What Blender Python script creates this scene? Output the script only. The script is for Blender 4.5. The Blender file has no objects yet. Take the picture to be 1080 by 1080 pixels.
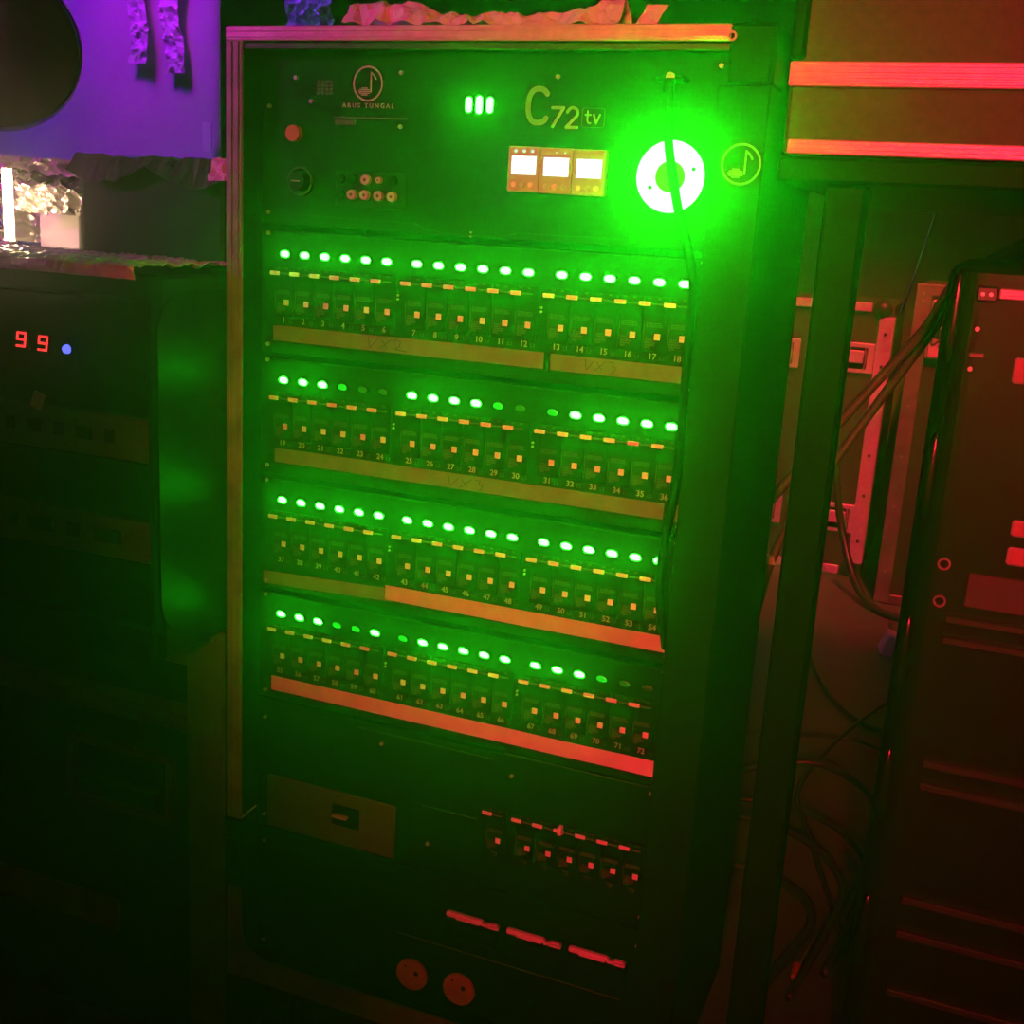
import bpy, bmesh, math, random
from mathutils import Vector, Matrix, noise as mnoise

random.seed(7)
S = bpy.context.scene
COL = S.collection
rad = math.radians

# ------------------------------------------------------------------ camera
cam = bpy.data.cameras.new('camera')
cam.sensor_width = 36.0
cam.lens = 1224.386 / 1080.0 * 36.0
cam.clip_start = 0.02
co = bpy.data.objects.new('camera', cam)
COL.objects.link(co)
co.location = (0.47699, -1.07208, 1.04585)
co.rotation_euler = (rad(76.00605), rad(-3.33504), rad(22.03035))
S.camera = co

# ------------------------------------------------------------------ world: dark room air; haze added to imitate lens bloom round the lamps
BLOOM_HAZE = 0.12
W = bpy.data.worlds.new('world')
S.world = W
W.use_nodes = True
nt = W.node_tree
bg = nt.nodes['Background']
bg.inputs['Color'].default_value = (0.5, 0.45, 0.6, 1)
bg.inputs['Strength'].default_value = 0.002
vs = nt.nodes.new('ShaderNodeVolumeScatter')
vs.inputs['Color'].default_value = (1, 1, 1, 1)
vs.inputs['Density'].default_value = BLOOM_HAZE
vs.inputs['Anisotropy'].default_value = 0.91
nt.links.new(vs.outputs[0], nt.nodes['World Output'].inputs['Volume'])

# ------------------------------------------------------------------ stage lamps outside the frame, plus two added fill lights
def spot(name, loc, aim, color, watts, angle, blend, size):
    l = bpy.data.lights.new(name, 'SPOT')
    l.color = color; l.energy = watts
    l.spot_size = rad(angle); l.spot_blend = blend; l.shadow_soft_size = size
    o = bpy.data.objects.new(name, l); COL.objects.link(o)
    o.location = loc
    o.rotation_euler = (Vector(aim) - Vector(loc)).to_track_quat('-Z', 'Y').to_euler()
    return o
spot('red_stage_lamp', (0.66, -2.7, 1.50), (0.43, 0.0, 0.89), (1.0, 0.012, 0.035), 560, 34, 0.9, 0.04)
spot('red_back_fill', (0.55, 1.45, 2.75), (0.16, 2.7, 0.45), (1.0, 0.012, 0.035), 800, 38, 0.8, 0.04)  # added light that reddens the back cases, no seen source
spot('violet_stage_lamp', (-1.5, 0.62, 2.25), (-1.48, 1.2, 1.52), (0.20, 0.002, 1.0), 72, 84, 1.0, 0.22)
spot('magenta_stage_lamp', (-1.8, -1.0, 1.6), (-0.60, 0.13, 1.37), (0.85, 0.008, 0.60), 150, 37, 1.0, 0.05)
spot('magenta_strip_fill', (-1.30, 0.72, 2.15), (-1.33, 1.2, 1.45), (0.9, 0.004, 1.0), 34, 40, 1.0, 0.12)  # added light that brightens the film strips from above

S.view_settings.view_transform = 'Standard'
S.view_settings.look = 'None'
S.view_settings.exposure = 0.0
S.view_settings.gamma = 1.0
S.view_settings.use_curve_mapping = False

# ------------------------------------------------------------------ materials
MATS = {}
def mat(name, color, rough=0.5, metal=0.0, vary=0.15, scale=30.0, bump=0.0, spec=0.5, coat=0.0, alpha=1.0):
    m = bpy.data.materials.new(name); m.use_nodes = True
    n = m.node_tree; b = n.nodes['Principled BSDF']
    b.inputs['Roughness'].default_value = rough
    b.inputs['Metallic'].default_value = metal
    b.inputs['Specular IOR Level'].default_value = spec
    b.inputs['Coat Weight'].default_value = coat
    b.inputs['Alpha'].default_value = alpha
    tc = n.nodes.new('ShaderNodeTexCoord')
    nz = n.nodes.new('ShaderNodeTexNoise'); nz.inputs['Scale'].default_value = scale
    nz.inputs['Detail'].default_value = 4.0
    n.links.new(tc.outputs['Object'], nz.inputs['Vector'])
    rp = n.nodes.new('ShaderNodeValToRGB')
    lo = tuple(c * (1 - vary) for c in color); hi = tuple(min(1, c * (1 + vary)) for c in color)
    rp.color_ramp.elements[0].position = 0.3; rp.color_ramp.elements[1].position = 0.7
    rp.color_ramp.elements[0].color = (*lo, 1); rp.color_ramp.elements[1].color = (*hi, 1)
    n.links.new(nz.outputs['Fac'], rp.inputs['Fac'])
    n.links.new(rp.outputs['Color'], b.inputs['Base Color'])
    if bump:
        bp = n.nodes.new('ShaderNodeBump'); bp.inputs['Strength'].default_value = bump
        bp.inputs['Distance'].default_value = 0.002
        n.links.new(nz.outputs['Fac'], bp.inputs['Height'])
        n.links.new(bp.outputs['Normal'], b.inputs['Normal'])
    MATS[name] = m
    return m
def glow(name, color, strength, base=(0.02, 0.05, 0.02)):
    m = bpy.data.materials.new(name); m.use_nodes = True
    b = m.node_tree.nodes['Principled BSDF']
    b.inputs['Base Color'].default_value = (*base, 1)
    b.inputs['Roughness'].default_value = 0.3
    b.inputs['Emission Color'].default_value = (*color, 1)
    b.inputs['Emission Strength'].default_value = strength
    MATS[name] = m
    return m

mat('black_panel', (0.003, 0.003, 0.003), 0.6, vary=0.3, scale=60, spec=0.05)
mat('black_plastic', (0.003, 0.003, 0.003), 0.55, vary=0.2, spec=0.04)
mat('black_gloss', (0.005, 0.005, 0.005), 0.3, vary=0.2, spec=0.3)
mat('satin_black', (0.004, 0.004, 0.004), 0.42, vary=0.2, spec=0.18)
mat('globe_glass', (0.13, 0.015, 0.09), 0.12, vary=0.2, spec=0.6)
mat('black_vinyl', (0.006, 0.006, 0.006), 0.6, vary=0.35, scale=120, bump=0.3, spec=0.15)
mat('grey_vinyl', (0.055, 0.05, 0.047), 0.6, vary=0.3, scale=120, bump=0.3, spec=0.3)
mat('dark_steel', (0.05, 0.05, 0.05), 0.4, 0.6, vary=0.2)
mat('aluminium', (0.72, 0.70, 0.68), 0.42, 0.35, vary=0.12, scale=80)
mat('worn_shaded_aluminium', (0.26, 0.24, 0.22), 0.5, 0.35, vary=0.35, scale=25)  # darker aluminium: the shade on dim trims is put into the colour
mat('dull_shaded_aluminium', (0.16, 0.15, 0.14), 0.5, 0.4, vary=0.3, scale=25)  # low light on the road case edging put into the colour
mat('steel', (0.6, 0.6, 0.6), 0.3, 0.7, vary=0.1)
mat('white_plastic', (0.82, 0.8, 0.76), 0.45, vary=0.06)
mat('cream_plastic', (0.40, 0.38, 0.36), 0.5, vary=0.06)
mat('white_print', (0.36, 0.35, 0.34), 0.7, vary=0.12, scale=200)
mat('grey_print', (0.05, 0.05, 0.048), 0.7, vary=0.3, scale=300)
mat('beige_tape', (0.12, 0.115, 0.10), 0.7, vary=0.18, scale=50)
mat('white_tape', (0.70, 0.66, 0.6), 0.65, vary=0.08, scale=40)
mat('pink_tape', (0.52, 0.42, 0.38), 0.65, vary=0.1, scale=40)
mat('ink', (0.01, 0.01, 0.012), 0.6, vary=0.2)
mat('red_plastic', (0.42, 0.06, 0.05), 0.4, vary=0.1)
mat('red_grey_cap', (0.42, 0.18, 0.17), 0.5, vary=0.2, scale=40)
mat('floor_vinyl', (0.07, 0.065, 0.07), 0.45, vary=0.4, scale=6, bump=0.1)
mat('wall_paint', (0.10, 0.095, 0.085), 0.75, vary=0.2, scale=3)
mat('ceiling_paint', (0.03, 0.03, 0.03), 0.8, vary=0.2, scale=3)
mat('sheet_plastic', (0.55, 0.52, 0.55), 0.35, vary=0.12, scale=5, spec=0.5)
mat('film', (0.8, 0.78, 0.78), 0.2, vary=0.15, scale=20, spec=0.8)
mat('dark_film', (0.05, 0.045, 0.05), 0.22, vary=0.2, scale=20, spec=0.8)
mat('foil', (0.80, 0.78, 0.74), 0.28, 0.75, vary=0.1, scale=20)
mat('paper', (0.75, 0.73, 0.7), 0.7, vary=0.06)
mat('cable_rubber', (0.02, 0.02, 0.02), 0.4, vary=0.2)
mat('grey_cable', (0.09, 0.085, 0.08), 0.45, vary=0.2)
mat('led_dead', (0.02, 0.05, 0.02), 0.35, vary=0.1)
mat('brown_panel', (0.05, 0.042, 0.04), 0.55, vary=0.2)

mat('glint_gloss', (0.004, 0.003, 0.003), 0.25, vary=0.1, spec=0.7)
GREEN = (0.0072, 1.0, 0.0080)
glow('led_on', GREEN, 142)
glow('led_mid', (0.004, 1.0, 0.03), 0.55)
glow('led_dim', (0.01, 1.0, 0.02), 0.06)
glow('ring_glow', (0.0046, 1.0, 0.0050), 250)
glow('capsule_glow', GREEN, 130)
glow('screen_glow', (0.95, 1.0, 0.97), 1.5)
glow('dot_glow', (0.5, 1.0, 0.8), 1.1)
glow('digit_red', (1.0, 0.03, 0.035), 1.6, (0.1, 0.01, 0.01))
glow('led_blue', (0.10, 0.12, 1.0), 2.0, (0.02, 0.02, 0.1))
glow('tube_warm', (1.0, 0.66, 0.36), 40, (0.9, 0.9, 0.9))

# ------------------------------------------------------------------ helpers
def bbox(bm, x0, x1, y0, y1, z0, z1, bev=0.0, seg=1):
    r = bmesh.ops.create_cube(bm, size=1.0)
    vs_ = r['verts']
    for v in vs_:
        v.co = Vector(((x0 + x1) / 2 + v.co.x * (x1 - x0), (y0 + y1) / 2 + v.co.y * (y1 - y0), (z0 + z1) / 2 + v.co.z * (z1 - z0)))
    if bev > 0:
        es = list({e for v in vs_ for e in v.link_edges})
        bmesh.ops.bevel(bm, geom=es, offset=bev, segments=seg, affect='EDGES', profile=0.5)
def bcyl(bm, c, r, depth, axis='Y', seg=20, r2=None):
    """cylinder centred at c along axis"""
    rot = {'Y': Matrix.Rotation(rad(90), 4, 'X'), 'X': Matrix.Rotation(rad(90), 4, 'Y'), 'Z': Matrix.Identity(4)}[axis]
    bmesh.ops.create_cone(bm, cap_ends=True, segments=seg, radius1=r, radius2=r if r2 is None else r2, depth=depth,
                          matrix=Matrix.Translation(c) @ rot)
def bring(bm, cx, cz, ro, ri, y0, y1, seg=40):
    """flat ring in the XZ plane between y0 (front) and y1"""
    a = []
    for k in range(seg):
        t = 2 * math.pi * k / seg
        c, s = math.cos(t), math.sin(t)
        a.append([bm.verts.new((cx + R_ * c, y, cz + R_ * s)) for R_ in (ro, ri) for y in (y0, y1)])
    for k in range(seg):
        p, q = a[k], a[(k + 1) % seg]
        for i, j in ((0, 1), (1, 3), (3, 2), (2, 0)):
            bm.faces.new((p[i], p[j], q[j], q[i]))
def bribbon(bm, pts, w, y0, y1, caps=True):
    """stroke of width w in the XZ plane following pts (x, z)"""
    for (ax, az), (bx_, bz) in zip(pts, pts[1:]):
        d = Vector((bx_ - ax, 0, bz - az))
        if d.length < 1e-6: continue
        nrm = Vector((-d.z, 0, d.x)).normalized() * (w / 2)
        f = []; k = []
        for (x, z), s in (((ax, az), 1), ((bx_, bz), 1), ((bx_, bz), -1), ((ax, az), -1)):
            f.append(bm.verts.new((x + s * nrm.x, y0, z + s * nrm.z)))
            k.append(bm.verts.new((x + s * nrm.x, y1, z + s * nrm.z)))
        bm.faces.new(f); bm.faces.new(k[::-1])
        for i in range(4):
            bm.faces.new((f[i], k[i], k[(i + 1) % 4], f[(i + 1) % 4]))
    if caps:
        for x, z in pts:
            bcyl(bm, (x, (y0 + y1) / 2, z), w / 2, abs(y1 - y0), 'Y', 10)
def smooth_path(pts, n=8):
    P = [Vector(p) for p in pts]
    if len(P) < 3: return P
    out = []
    for i in range(len(P) - 1):
        p0 = P[max(i - 1, 0)]; p1 = P[i]; p2 = P[i + 1]; p3 = P[min(i + 2, len(P) - 1)]
        for k in range(n):
            t = k / n
            out.append(0.5 * ((2 * p1) + (p2 - p0) * t + (2 * p0 - 5 * p1 + 4 * p2 - p3) * t * t + (3 * p1 - p0 - 3 * p2 + p3) * t ** 3))
    out.append(P[-1])
    return out
def btube(bm, pts, r, seg=8, n=8, sy=1.0):
    P = smooth_path(pts, n)
    rings = []
    up = Vector((0.13, 0.31, 0.94)).normalized()
    for i, p in enumerate(P):
        d = (P[min(i + 1, len(P) - 1)] - P[max(i - 1, 0)]).normalized()
        a = d.cross(up)
        if a.length < 1e-3: a = d.cross(Vector((1, 0, 0)))
        a.normalize(); b = a.cross(d).normalized()
        rings.append([bm.verts.new(p + a * (r * math.cos(2 * math.pi * k / seg)) + b * (r * sy * math.sin(2 * math.pi * k / seg))) for k in range(seg)])
    for u, v in zip(rings, rings[1:]):
        for k in range(seg):
            bm.faces.new((u[k], u[(k + 1) % seg], v[(k + 1) % seg], v[k]))
    bm.faces.new(rings[0][::-1]); bm.faces.new(rings[-1])
def bcrumple(bm, fn, nu, nv, amp, freq, seed=0.0):
    """crumpled sheet: fn(u, v) -> (point, normal); ridged noise along the normal"""
    g = []
    for i in range(nu + 1):
        row = []
        for j in range(nv + 1):
            p, nn = fn(i / nu, j / nv)
            p = Vector(p); nn = Vector(nn)
            q = p * freq + Vector((seed, seed * 1.7, seed * 0.3))
            h = (1 - 2 * abs(mnoise.noise(q))) * 0.6 + (1 - 2 * abs(mnoise.noise(q * 2.3))) * 0.4 - 0.45
            row.append(bm.verts.new(p + nn * (h * amp)))
        g.append(row)
    for i in range(nu):
        for j in range(nv):
            a, b, c, d = g[i][j], g[i + 1][j], g[i + 1][j + 1], g[i][j + 1]
            if (i + j) % 2: bm.faces.new((a, b, c)); bm.faces.new((a, c, d))
            else: bm.faces.new((a, b, d)); bm.faces.new((b, c, d))
def tomesh(bm, name, smooth=False, thick=0.0):
    bmesh.ops.recalc_face_normals(bm, faces=bm.faces)
    me = bpy.data.meshes.new(name)
    bm.to_mesh(me); bm.free()
    if smooth:
        for p in me.polygons: p.use_smooth = True
    return me
def obj(name, bm, m, parent=None, loc=(0, 0, 0), smooth=False, rot=None):
    me = bm if isinstance(bm, bpy.types.Mesh) else tomesh(bm, name, smooth)
    if m is not None and not me.materials: me.materials.append(MATS[m])
    o = bpy.data.objects.new(name, me); COL.objects.link(o)
    o.location = loc
    if rot: o.rotation_euler = rot
    if parent is not None: o.parent = parent
    return o
def solid(o, t):
    md = o.modifiers.new('thickness', 'SOLIDIFY'); md.thickness = t; md.offset = 0
    return o
def tag(o, label, cat, group=None, kind=None):
    o['label'] = label; o['category'] = cat
    if group: o['group'] = group
    if kind: o['kind'] = kind
    return o
def thing(name, label, cat, loc=(0, 0, 0), group=None, rotz=0):
    o = bpy.data.objects.new(name, None); COL.objects.link(o)
    o.location = loc; o.rotation_euler = (0, 0, rotz); o.empty_display_size = 0.05
    return tag(o, label, cat, group)
def struct(name, bm, m, label, **k):
    o = obj(name, bm, m, **k); o['kind'] = 'structure'; o['label'] = label
    return o
def NB(): return bmesh.new()
def boxobj(name, m, parent, x0, x1, y0, y1, z0, z1, bev=0.0, seg=1):
    bm = NB(); bbox(bm, x0, x1, y0, y1, z0, z1, bev, seg); return obj(name, bm, m, parent)
def textmesh(body, size, align='CENTER', spacing=1.0, bold=0.0):
    cu = bpy.data.curves.new('text', 'FONT'); cu.body = body; cu.size = size
    cu.align_x = align; cu.align_y = 'CENTER'; cu.space_character = spacing
    cu.extrude = 0.0002; cu.offset = bold; cu.resolution_u = 3
    o = bpy.data.objects.new('text', cu); COL.objects.link(o)
    me = bpy.data.meshes.new_from_object(o.evaluated_get(bpy.context.evaluated_depsgraph_get()))
    bpy.data.objects.remove(o); bpy.data.curves.remove(cu)
    me.transform(Matrix.Rotation(rad(90), 4, 'X'))
    return me

# ================================================================== the room
bm = NB(); bbox(bm, -3.2, 3.2, -3.4, 3.4, -0.1, 0.0); struct('floor', bm, 'floor_vinyl', 'dark scuffed vinyl floor of the store room')
bm = NB(); bbox(bm, -3.2, 3.2, 3.3, 3.4, 0.0, 2.9); struct('wall_back', bm, 'wall_paint', 'dark painted back wall behind the flight cases')
bm = NB(); bbox(bm, -3.2, 3.2, -3.4, 3.4, 2.9, 3.0); struct('ceiling', bm, 'ceiling_paint', 'black ceiling of the store room')

# ================================================================== the main rack case
rack = thing('rack_case', 'tall black rack case with aluminium edge trim holding the green lit dimmer units', 'rack', (0, 0, 0))
XL, XR, ZB, ZT, YF, YB = -0.2725, 0.282, 0.127, 1.222, -0.02, 0.27
bm = NB()
bbox(bm, XL, XL + 0.012, YF + 0.004, YB, ZB, ZT)
bbox(bm, XR - 0.012, XR, YF + 0.004, YB, ZB, ZT)
bbox(bm, XL + 0.012, XR - 0.012, YF + 0.004, YB, ZT - 0.012, ZT)
bbox(bm, XL + 0.012, XR - 0.012, YF + 0.004, YB, ZB, ZB + 0.012)
bbox(bm, XL + 0.012, XR - 0.012, YB - 0.008, YB, ZB + 0.012, ZT - 0.012)
obj('shell', bm, 'black_vinyl', rack)
# left edge trim (ribbed), top trim, bottom trim with rounded inner corner
def vtrim(name, m, parent, x0, x1, y0, z0, z1, ribs=2):
    bm = NB(); bbox(bm, x0, x1, y0, y0 + 0.004, z0, z1, 0.0012)
    w = (x1 - x0) / (ribs * 2 + 1)
    for k in range(ribs):
        bbox(bm, x0 + w * (2 * k + 1), x0 + w * (2 * k + 2), y0 - 0.0012, y0 + 0.001, z0 + 0.001, z1 - 0.001, 0.0004)
    return obj(name, bm, m, parent)
def htrim(name, m, parent, x0, x1, y0, z0, z1, ribs=2, th=0.004):
    bm = NB(); bbox(bm, x0, x1, y0, y0 + th, z0, z1, 0.0012)
    w = (z1 - z0) / (ribs * 2 + 1)
    for k in range(ribs):
        bbox(bm, x0 + 0.001, x1 - 0.001, y0 - 0.0012, y0 + 0.001, z0 + w * (2 * k + 1), z0 + w * (2 * k + 2), 0.0004)
    return obj(name, bm, m, parent)
vtrim('edge_trim', 'worn_shaded_aluminium', rack, XL, -0.2525, YF, 0.165, ZT - 0.014)
htrim('edge_trim', 'aluminium', rack, XL, 0.2437, YF, ZT - 0.0142, ZT)
bm = NB(); bbox(bm, -0.252, 0.2437, YF + 0.002, YF + 0.006, ZT - 0.022, ZT - 0.0155, 0.001)
obj('inner_lip', bm, 'dark_steel', rack)
# bottom trim: L-shaped with a rounded inside corner
bm = NB()
prof = [(XL, 0.165), (XL, ZB), (XR, ZB), (XR, 0.158), (-0.205, 0.158)]
for k in range(7):
    t = k / 6 * math.pi / 2
    prof.append((-0.215 - 0.0375 * math.sin(t) + 0.000, 0.1955 - 0.0375 * math.cos(t)))
prof.append((XL, 0.1955))
f = bm.faces.new([bm.verts.new((x, YF, z)) for x, z in prof])
r = bmesh.ops.extrude_face_region(bm, geom=[f])
for v in r['geom']:
    if isinstance(v, bmesh.types.BMVert): v.co.y += 0.004
obj('bottom_trim', bm, 'worn_shaded_aluminium', rack)
# black clasp strap on left trim
bm = NB(); bbox(bm, XL - 0.001, -0.2455, YF - 0.006, YF, 0.252, 0.343, 0.003)
bbox(bm, -0.268, -0.250, YF - 0.011, YF - 0.005, 0.275, 0.32, 0.002)
obj('clasp', bm, 'black_plastic', rack)
# corner piece top right
bm = NB(); bbox(bm, 0.2437, XR, YF - 0.003, YF + 0.004, ZT - 0.05, ZT, 0.003)
bbox(bm, XR - 0.03, XR + 0.002, YF - 0.001, YF + 0.05, ZT - 0.05, ZT + 0.001, 0.002)
corner = obj('corner_piece', bm, 'black_plastic', rack)
bm = NB(); bring(bm, 0.2453, 1.2112, 0.0042, 0.0024, YF - 0.0045, YF - 0.002, 20); obj('rivet', bm, 'steel', corner)
# right border board with the emblem
bm = NB(); bbox(bm, 0.2365, XR, YF, YF + 0.004, 0.158, ZT - 0.05, 0.0012)
side = obj('border_board', bm, 'black_panel', rack)
def emblem(parent, cx, cz, w, h, y, m, name='emblem'):
    bm = NB()
    n = 40; st = w * 0.055
    pts = [(cx + w / 2 * math.cos(2 * math.pi * k / n), cz + h / 2 * math.sin(2 * math.pi * k / n)) for k in range(n + 1)]
    bribbon(bm, pts, st, y - 0.0004, y, caps=False)
    sx = cx + w * 0.11
    bribbon(bm, [(sx, cz - h * 0.26), (sx, cz + h * 0.33)], w * 0.045, y - 0.0004, y, caps=False)
    bribbon(bm, [(sx, cz + h * 0.33), (sx + w * 0.10, cz + h * 0.25), (sx + w * 0.17, cz + h * 0.14)], w * 0.05, y - 0.0004, y)
    for k, (dz, hw) in enumerate([(-0.13, 0.10), (-0.18, 0.18), (-0.23, 0.21), (-0.28, 0.19), (-0.33, 0.11)]):
        bribbon(bm, [(cx - w * 0.12 - w * hw, cz + h * dz), (cx - w * 0.12 + w * hw, cz + h * dz)], h * 0.032, y - 0.0004, y, caps=False)
    return obj(name, bm, m, parent)
emblem(side, 0.2633, 1.1068, 0.0335, 0.0335, YF - 0.0002, 'white_print')
# casters
def caster(parent, x, y):
    bm = NB(); bbox(bm, x - 0.04, x + 0.04, y - 0.035, y + 0.035, 0.118, 0.127, 0.001)
    bbox(bm, x - 0.024, x - 0.019, y - 0.025, y + 0.03, 0.04, 0.118, 0.001)
    bbox(bm, x + 0.019, x + 0.024, y - 0.025, y + 0.03, 0.04, 0.118, 0.001)
    c = obj('caster', bm, 'dark_steel', parent)
    bm = NB(); bcyl(bm, (x, y + 0.004, 0.05), 0.05, 0.034, 'X', 24); obj('wheel', bm, 'cable_rubber', c)
for x in (-0.215, 0.225):
    for y in (0.04, 0.21): caster(rack, x, y)

# ------------------------------------------------------------------ shared small meshes (origin at channel datum)
bm = NB()
bmesh.ops.create_uvsphere(bm, u_segments=16, v_segments=8, radius=1.0)
for v in bm.verts:
    x, y, z = v.co
    q = (abs(x) ** 2.6 + abs(z) ** 2.6 + abs(y) ** 2.6) ** (1 / 2.6)
    v.co = Vector((x / q * 0.0058, y / q * 0.0011, z / q * 0.0034))
LEDM = tomesh(bm, 'indicator_lamp', True)
bm = NB(); bring(bm, 0, 0, 0.0070, 0.0060, -0.0021, 0.0005, 24)  # rims added to block the small lamps' grazing light
for v in bm.verts: v.co.z *= 0.64
BAFFLEM = tomesh(bm, 'lamp_bezel'); BAFFLEM.materials.append(MATS['black_plastic'])
bm = NB(); bbox(bm, -0.0118, 0.0118, -0.0010, 0.001, -0.0655, -0.013, 0.0006); BREAKM = tomesh(bm, 'breaker')
bm = NB(); bbox(bm, -0.0173, -0.0056, -0.0026, -0.0005, -0.0224, -0.0182, 0.0006); LEVERM = tomesh(bm, 'lever')
bm = NB(); bbox(bm, -0.0056, 0.0060, -0.0022, -0.0008, -0.0212, -0.0196, 0.0002); SLOTM = tomesh(bm, 'slot_line')
bm = NB()
bbox(bm, -0.0005, 0.0053, -0.0016, -0.0008, -0.0535, -0.0473, 0.0002)
WINM = tomesh(bm, 'window_tab')
def printmesh(seed):
    rnd = random.Random(seed); bm = NB()
    for k in range(3):
        x = -0.0085
        while x < 0.006:
            w = rnd.uniform(0.0008, 0.0026)
            bbox(bm, x, min(x + w, 0.0075), -0.0012, -0.0009, -0.0385 - k * 0.0016, -0.0375 - k * 0.0016); x += w + rnd.uniform(0.0003, 0.0008)
    bbox(bm, -0.0107, -0.0102, -0.0012, -0.0009, -0.0565, -0.0385)
    for k in range(5):
        x = -0.0098 + rnd.uniform(0, 0.0015)
        e = (-0.0020, -0.0005, 0.0018, 0.0012, -0.004)[k]
        while x < e:
            w = rnd.uniform(0.0009, 0.0028)
            bbox(bm, x, min(x + w, e), -0.0012, -0.0009, -0.0528 - k * 0.0021, -0.0514 - k * 0.0021); x += w + rnd.uniform(0.0003, 0.0007)
    bbox(bm, -0.0085, -0.0050, -0.0012, -0.0009, -0.0155, -0.0143)
    bbox(bm, 0.0010, 0.0042, -0.0012, -0.0009, -0.0160, -0.0142)
    return tomesh(bm, 'printed_marks')
PRINTS = [printmesh(k) for k in range(4)]
bm = NB(); bcyl(bm, (0, -0.0012, 0), 0.0022, 0.003, 'Y', 10); bbox(bm, -0.0016, 0.0016, -0.0031, -0.0026, -0.0003, 0.0003)
SCREWM = tomesh(bm, 'screw')
for me, m in ((BREAKM, 'black_plastic'), (LEVERM, 'white_plastic'), (SLOTM, 'grey_print'), (WINM, 'white_plastic'), (SCREWM, 'steel')):
    me.materials.append(MATS[m])
for me in PRINTS: me.materials.append(MATS['grey_print'])
LED_BY = {}
for k in ('led_on', 'led_mid', 'led_dim', 'led_dead'):
    c = LEDM.copy(); c.materials.clear(); c.materials.append(MATS[k]); LED_BY[k] = c
def inst(name, me, parent, loc):
    o = bpy.data.objects.new(name, me); COL.objects.link(o); o.parent = parent; o.location = loc
    return o
def chx(k): return -0.2118 + k * 0.02413 + (k // 6) * 0.01009

def breaker(parent, x, z, seed):
    b = inst('breaker', BREAKM, parent, (x - 0.0005, 0, z))
    inst('lever', LEVERM, b, (0, 0, 0)); inst('slot_line', SLOTM, b, (0, 0, 0))
    inst('window_tab', WINM, b, (0.0005, 0, 0)); inst('printed_marks', PRINTS[seed % 4], b, (0, 0, 0))['kind'] = 'stuff'
    return b
def strokes(parent, name, lines, x, z, sx, sz, w, y, m):
    bm = NB()
    for ln in lines:
        bribbon(bm, [(x + a * sx, z + b * sz) for a, b in ln], w, y - 0.0003, y)
    return obj(name, bm, m, parent)
G_V = [[(0, 1), (0.12, 0), (0.75, 1.0)]]
G_X = [[(0.95, 0.85), (1.35, 0.15)], [(0.85, 0.05), (1.65, 0.95)]]
G_2 = [[(1.75, 0.75), (2.0, 1.0), (2.3, 0.8), (2.2, 0.4), (1.9, 0.1), (2.7, 0.0)]]
G_3 = [[(1.95, 0.95), (2.3, 1.0), (2.2, 0.62), (2.5, 0.45), (2.35, 0.05), (2.1, -0.1)]]

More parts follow.
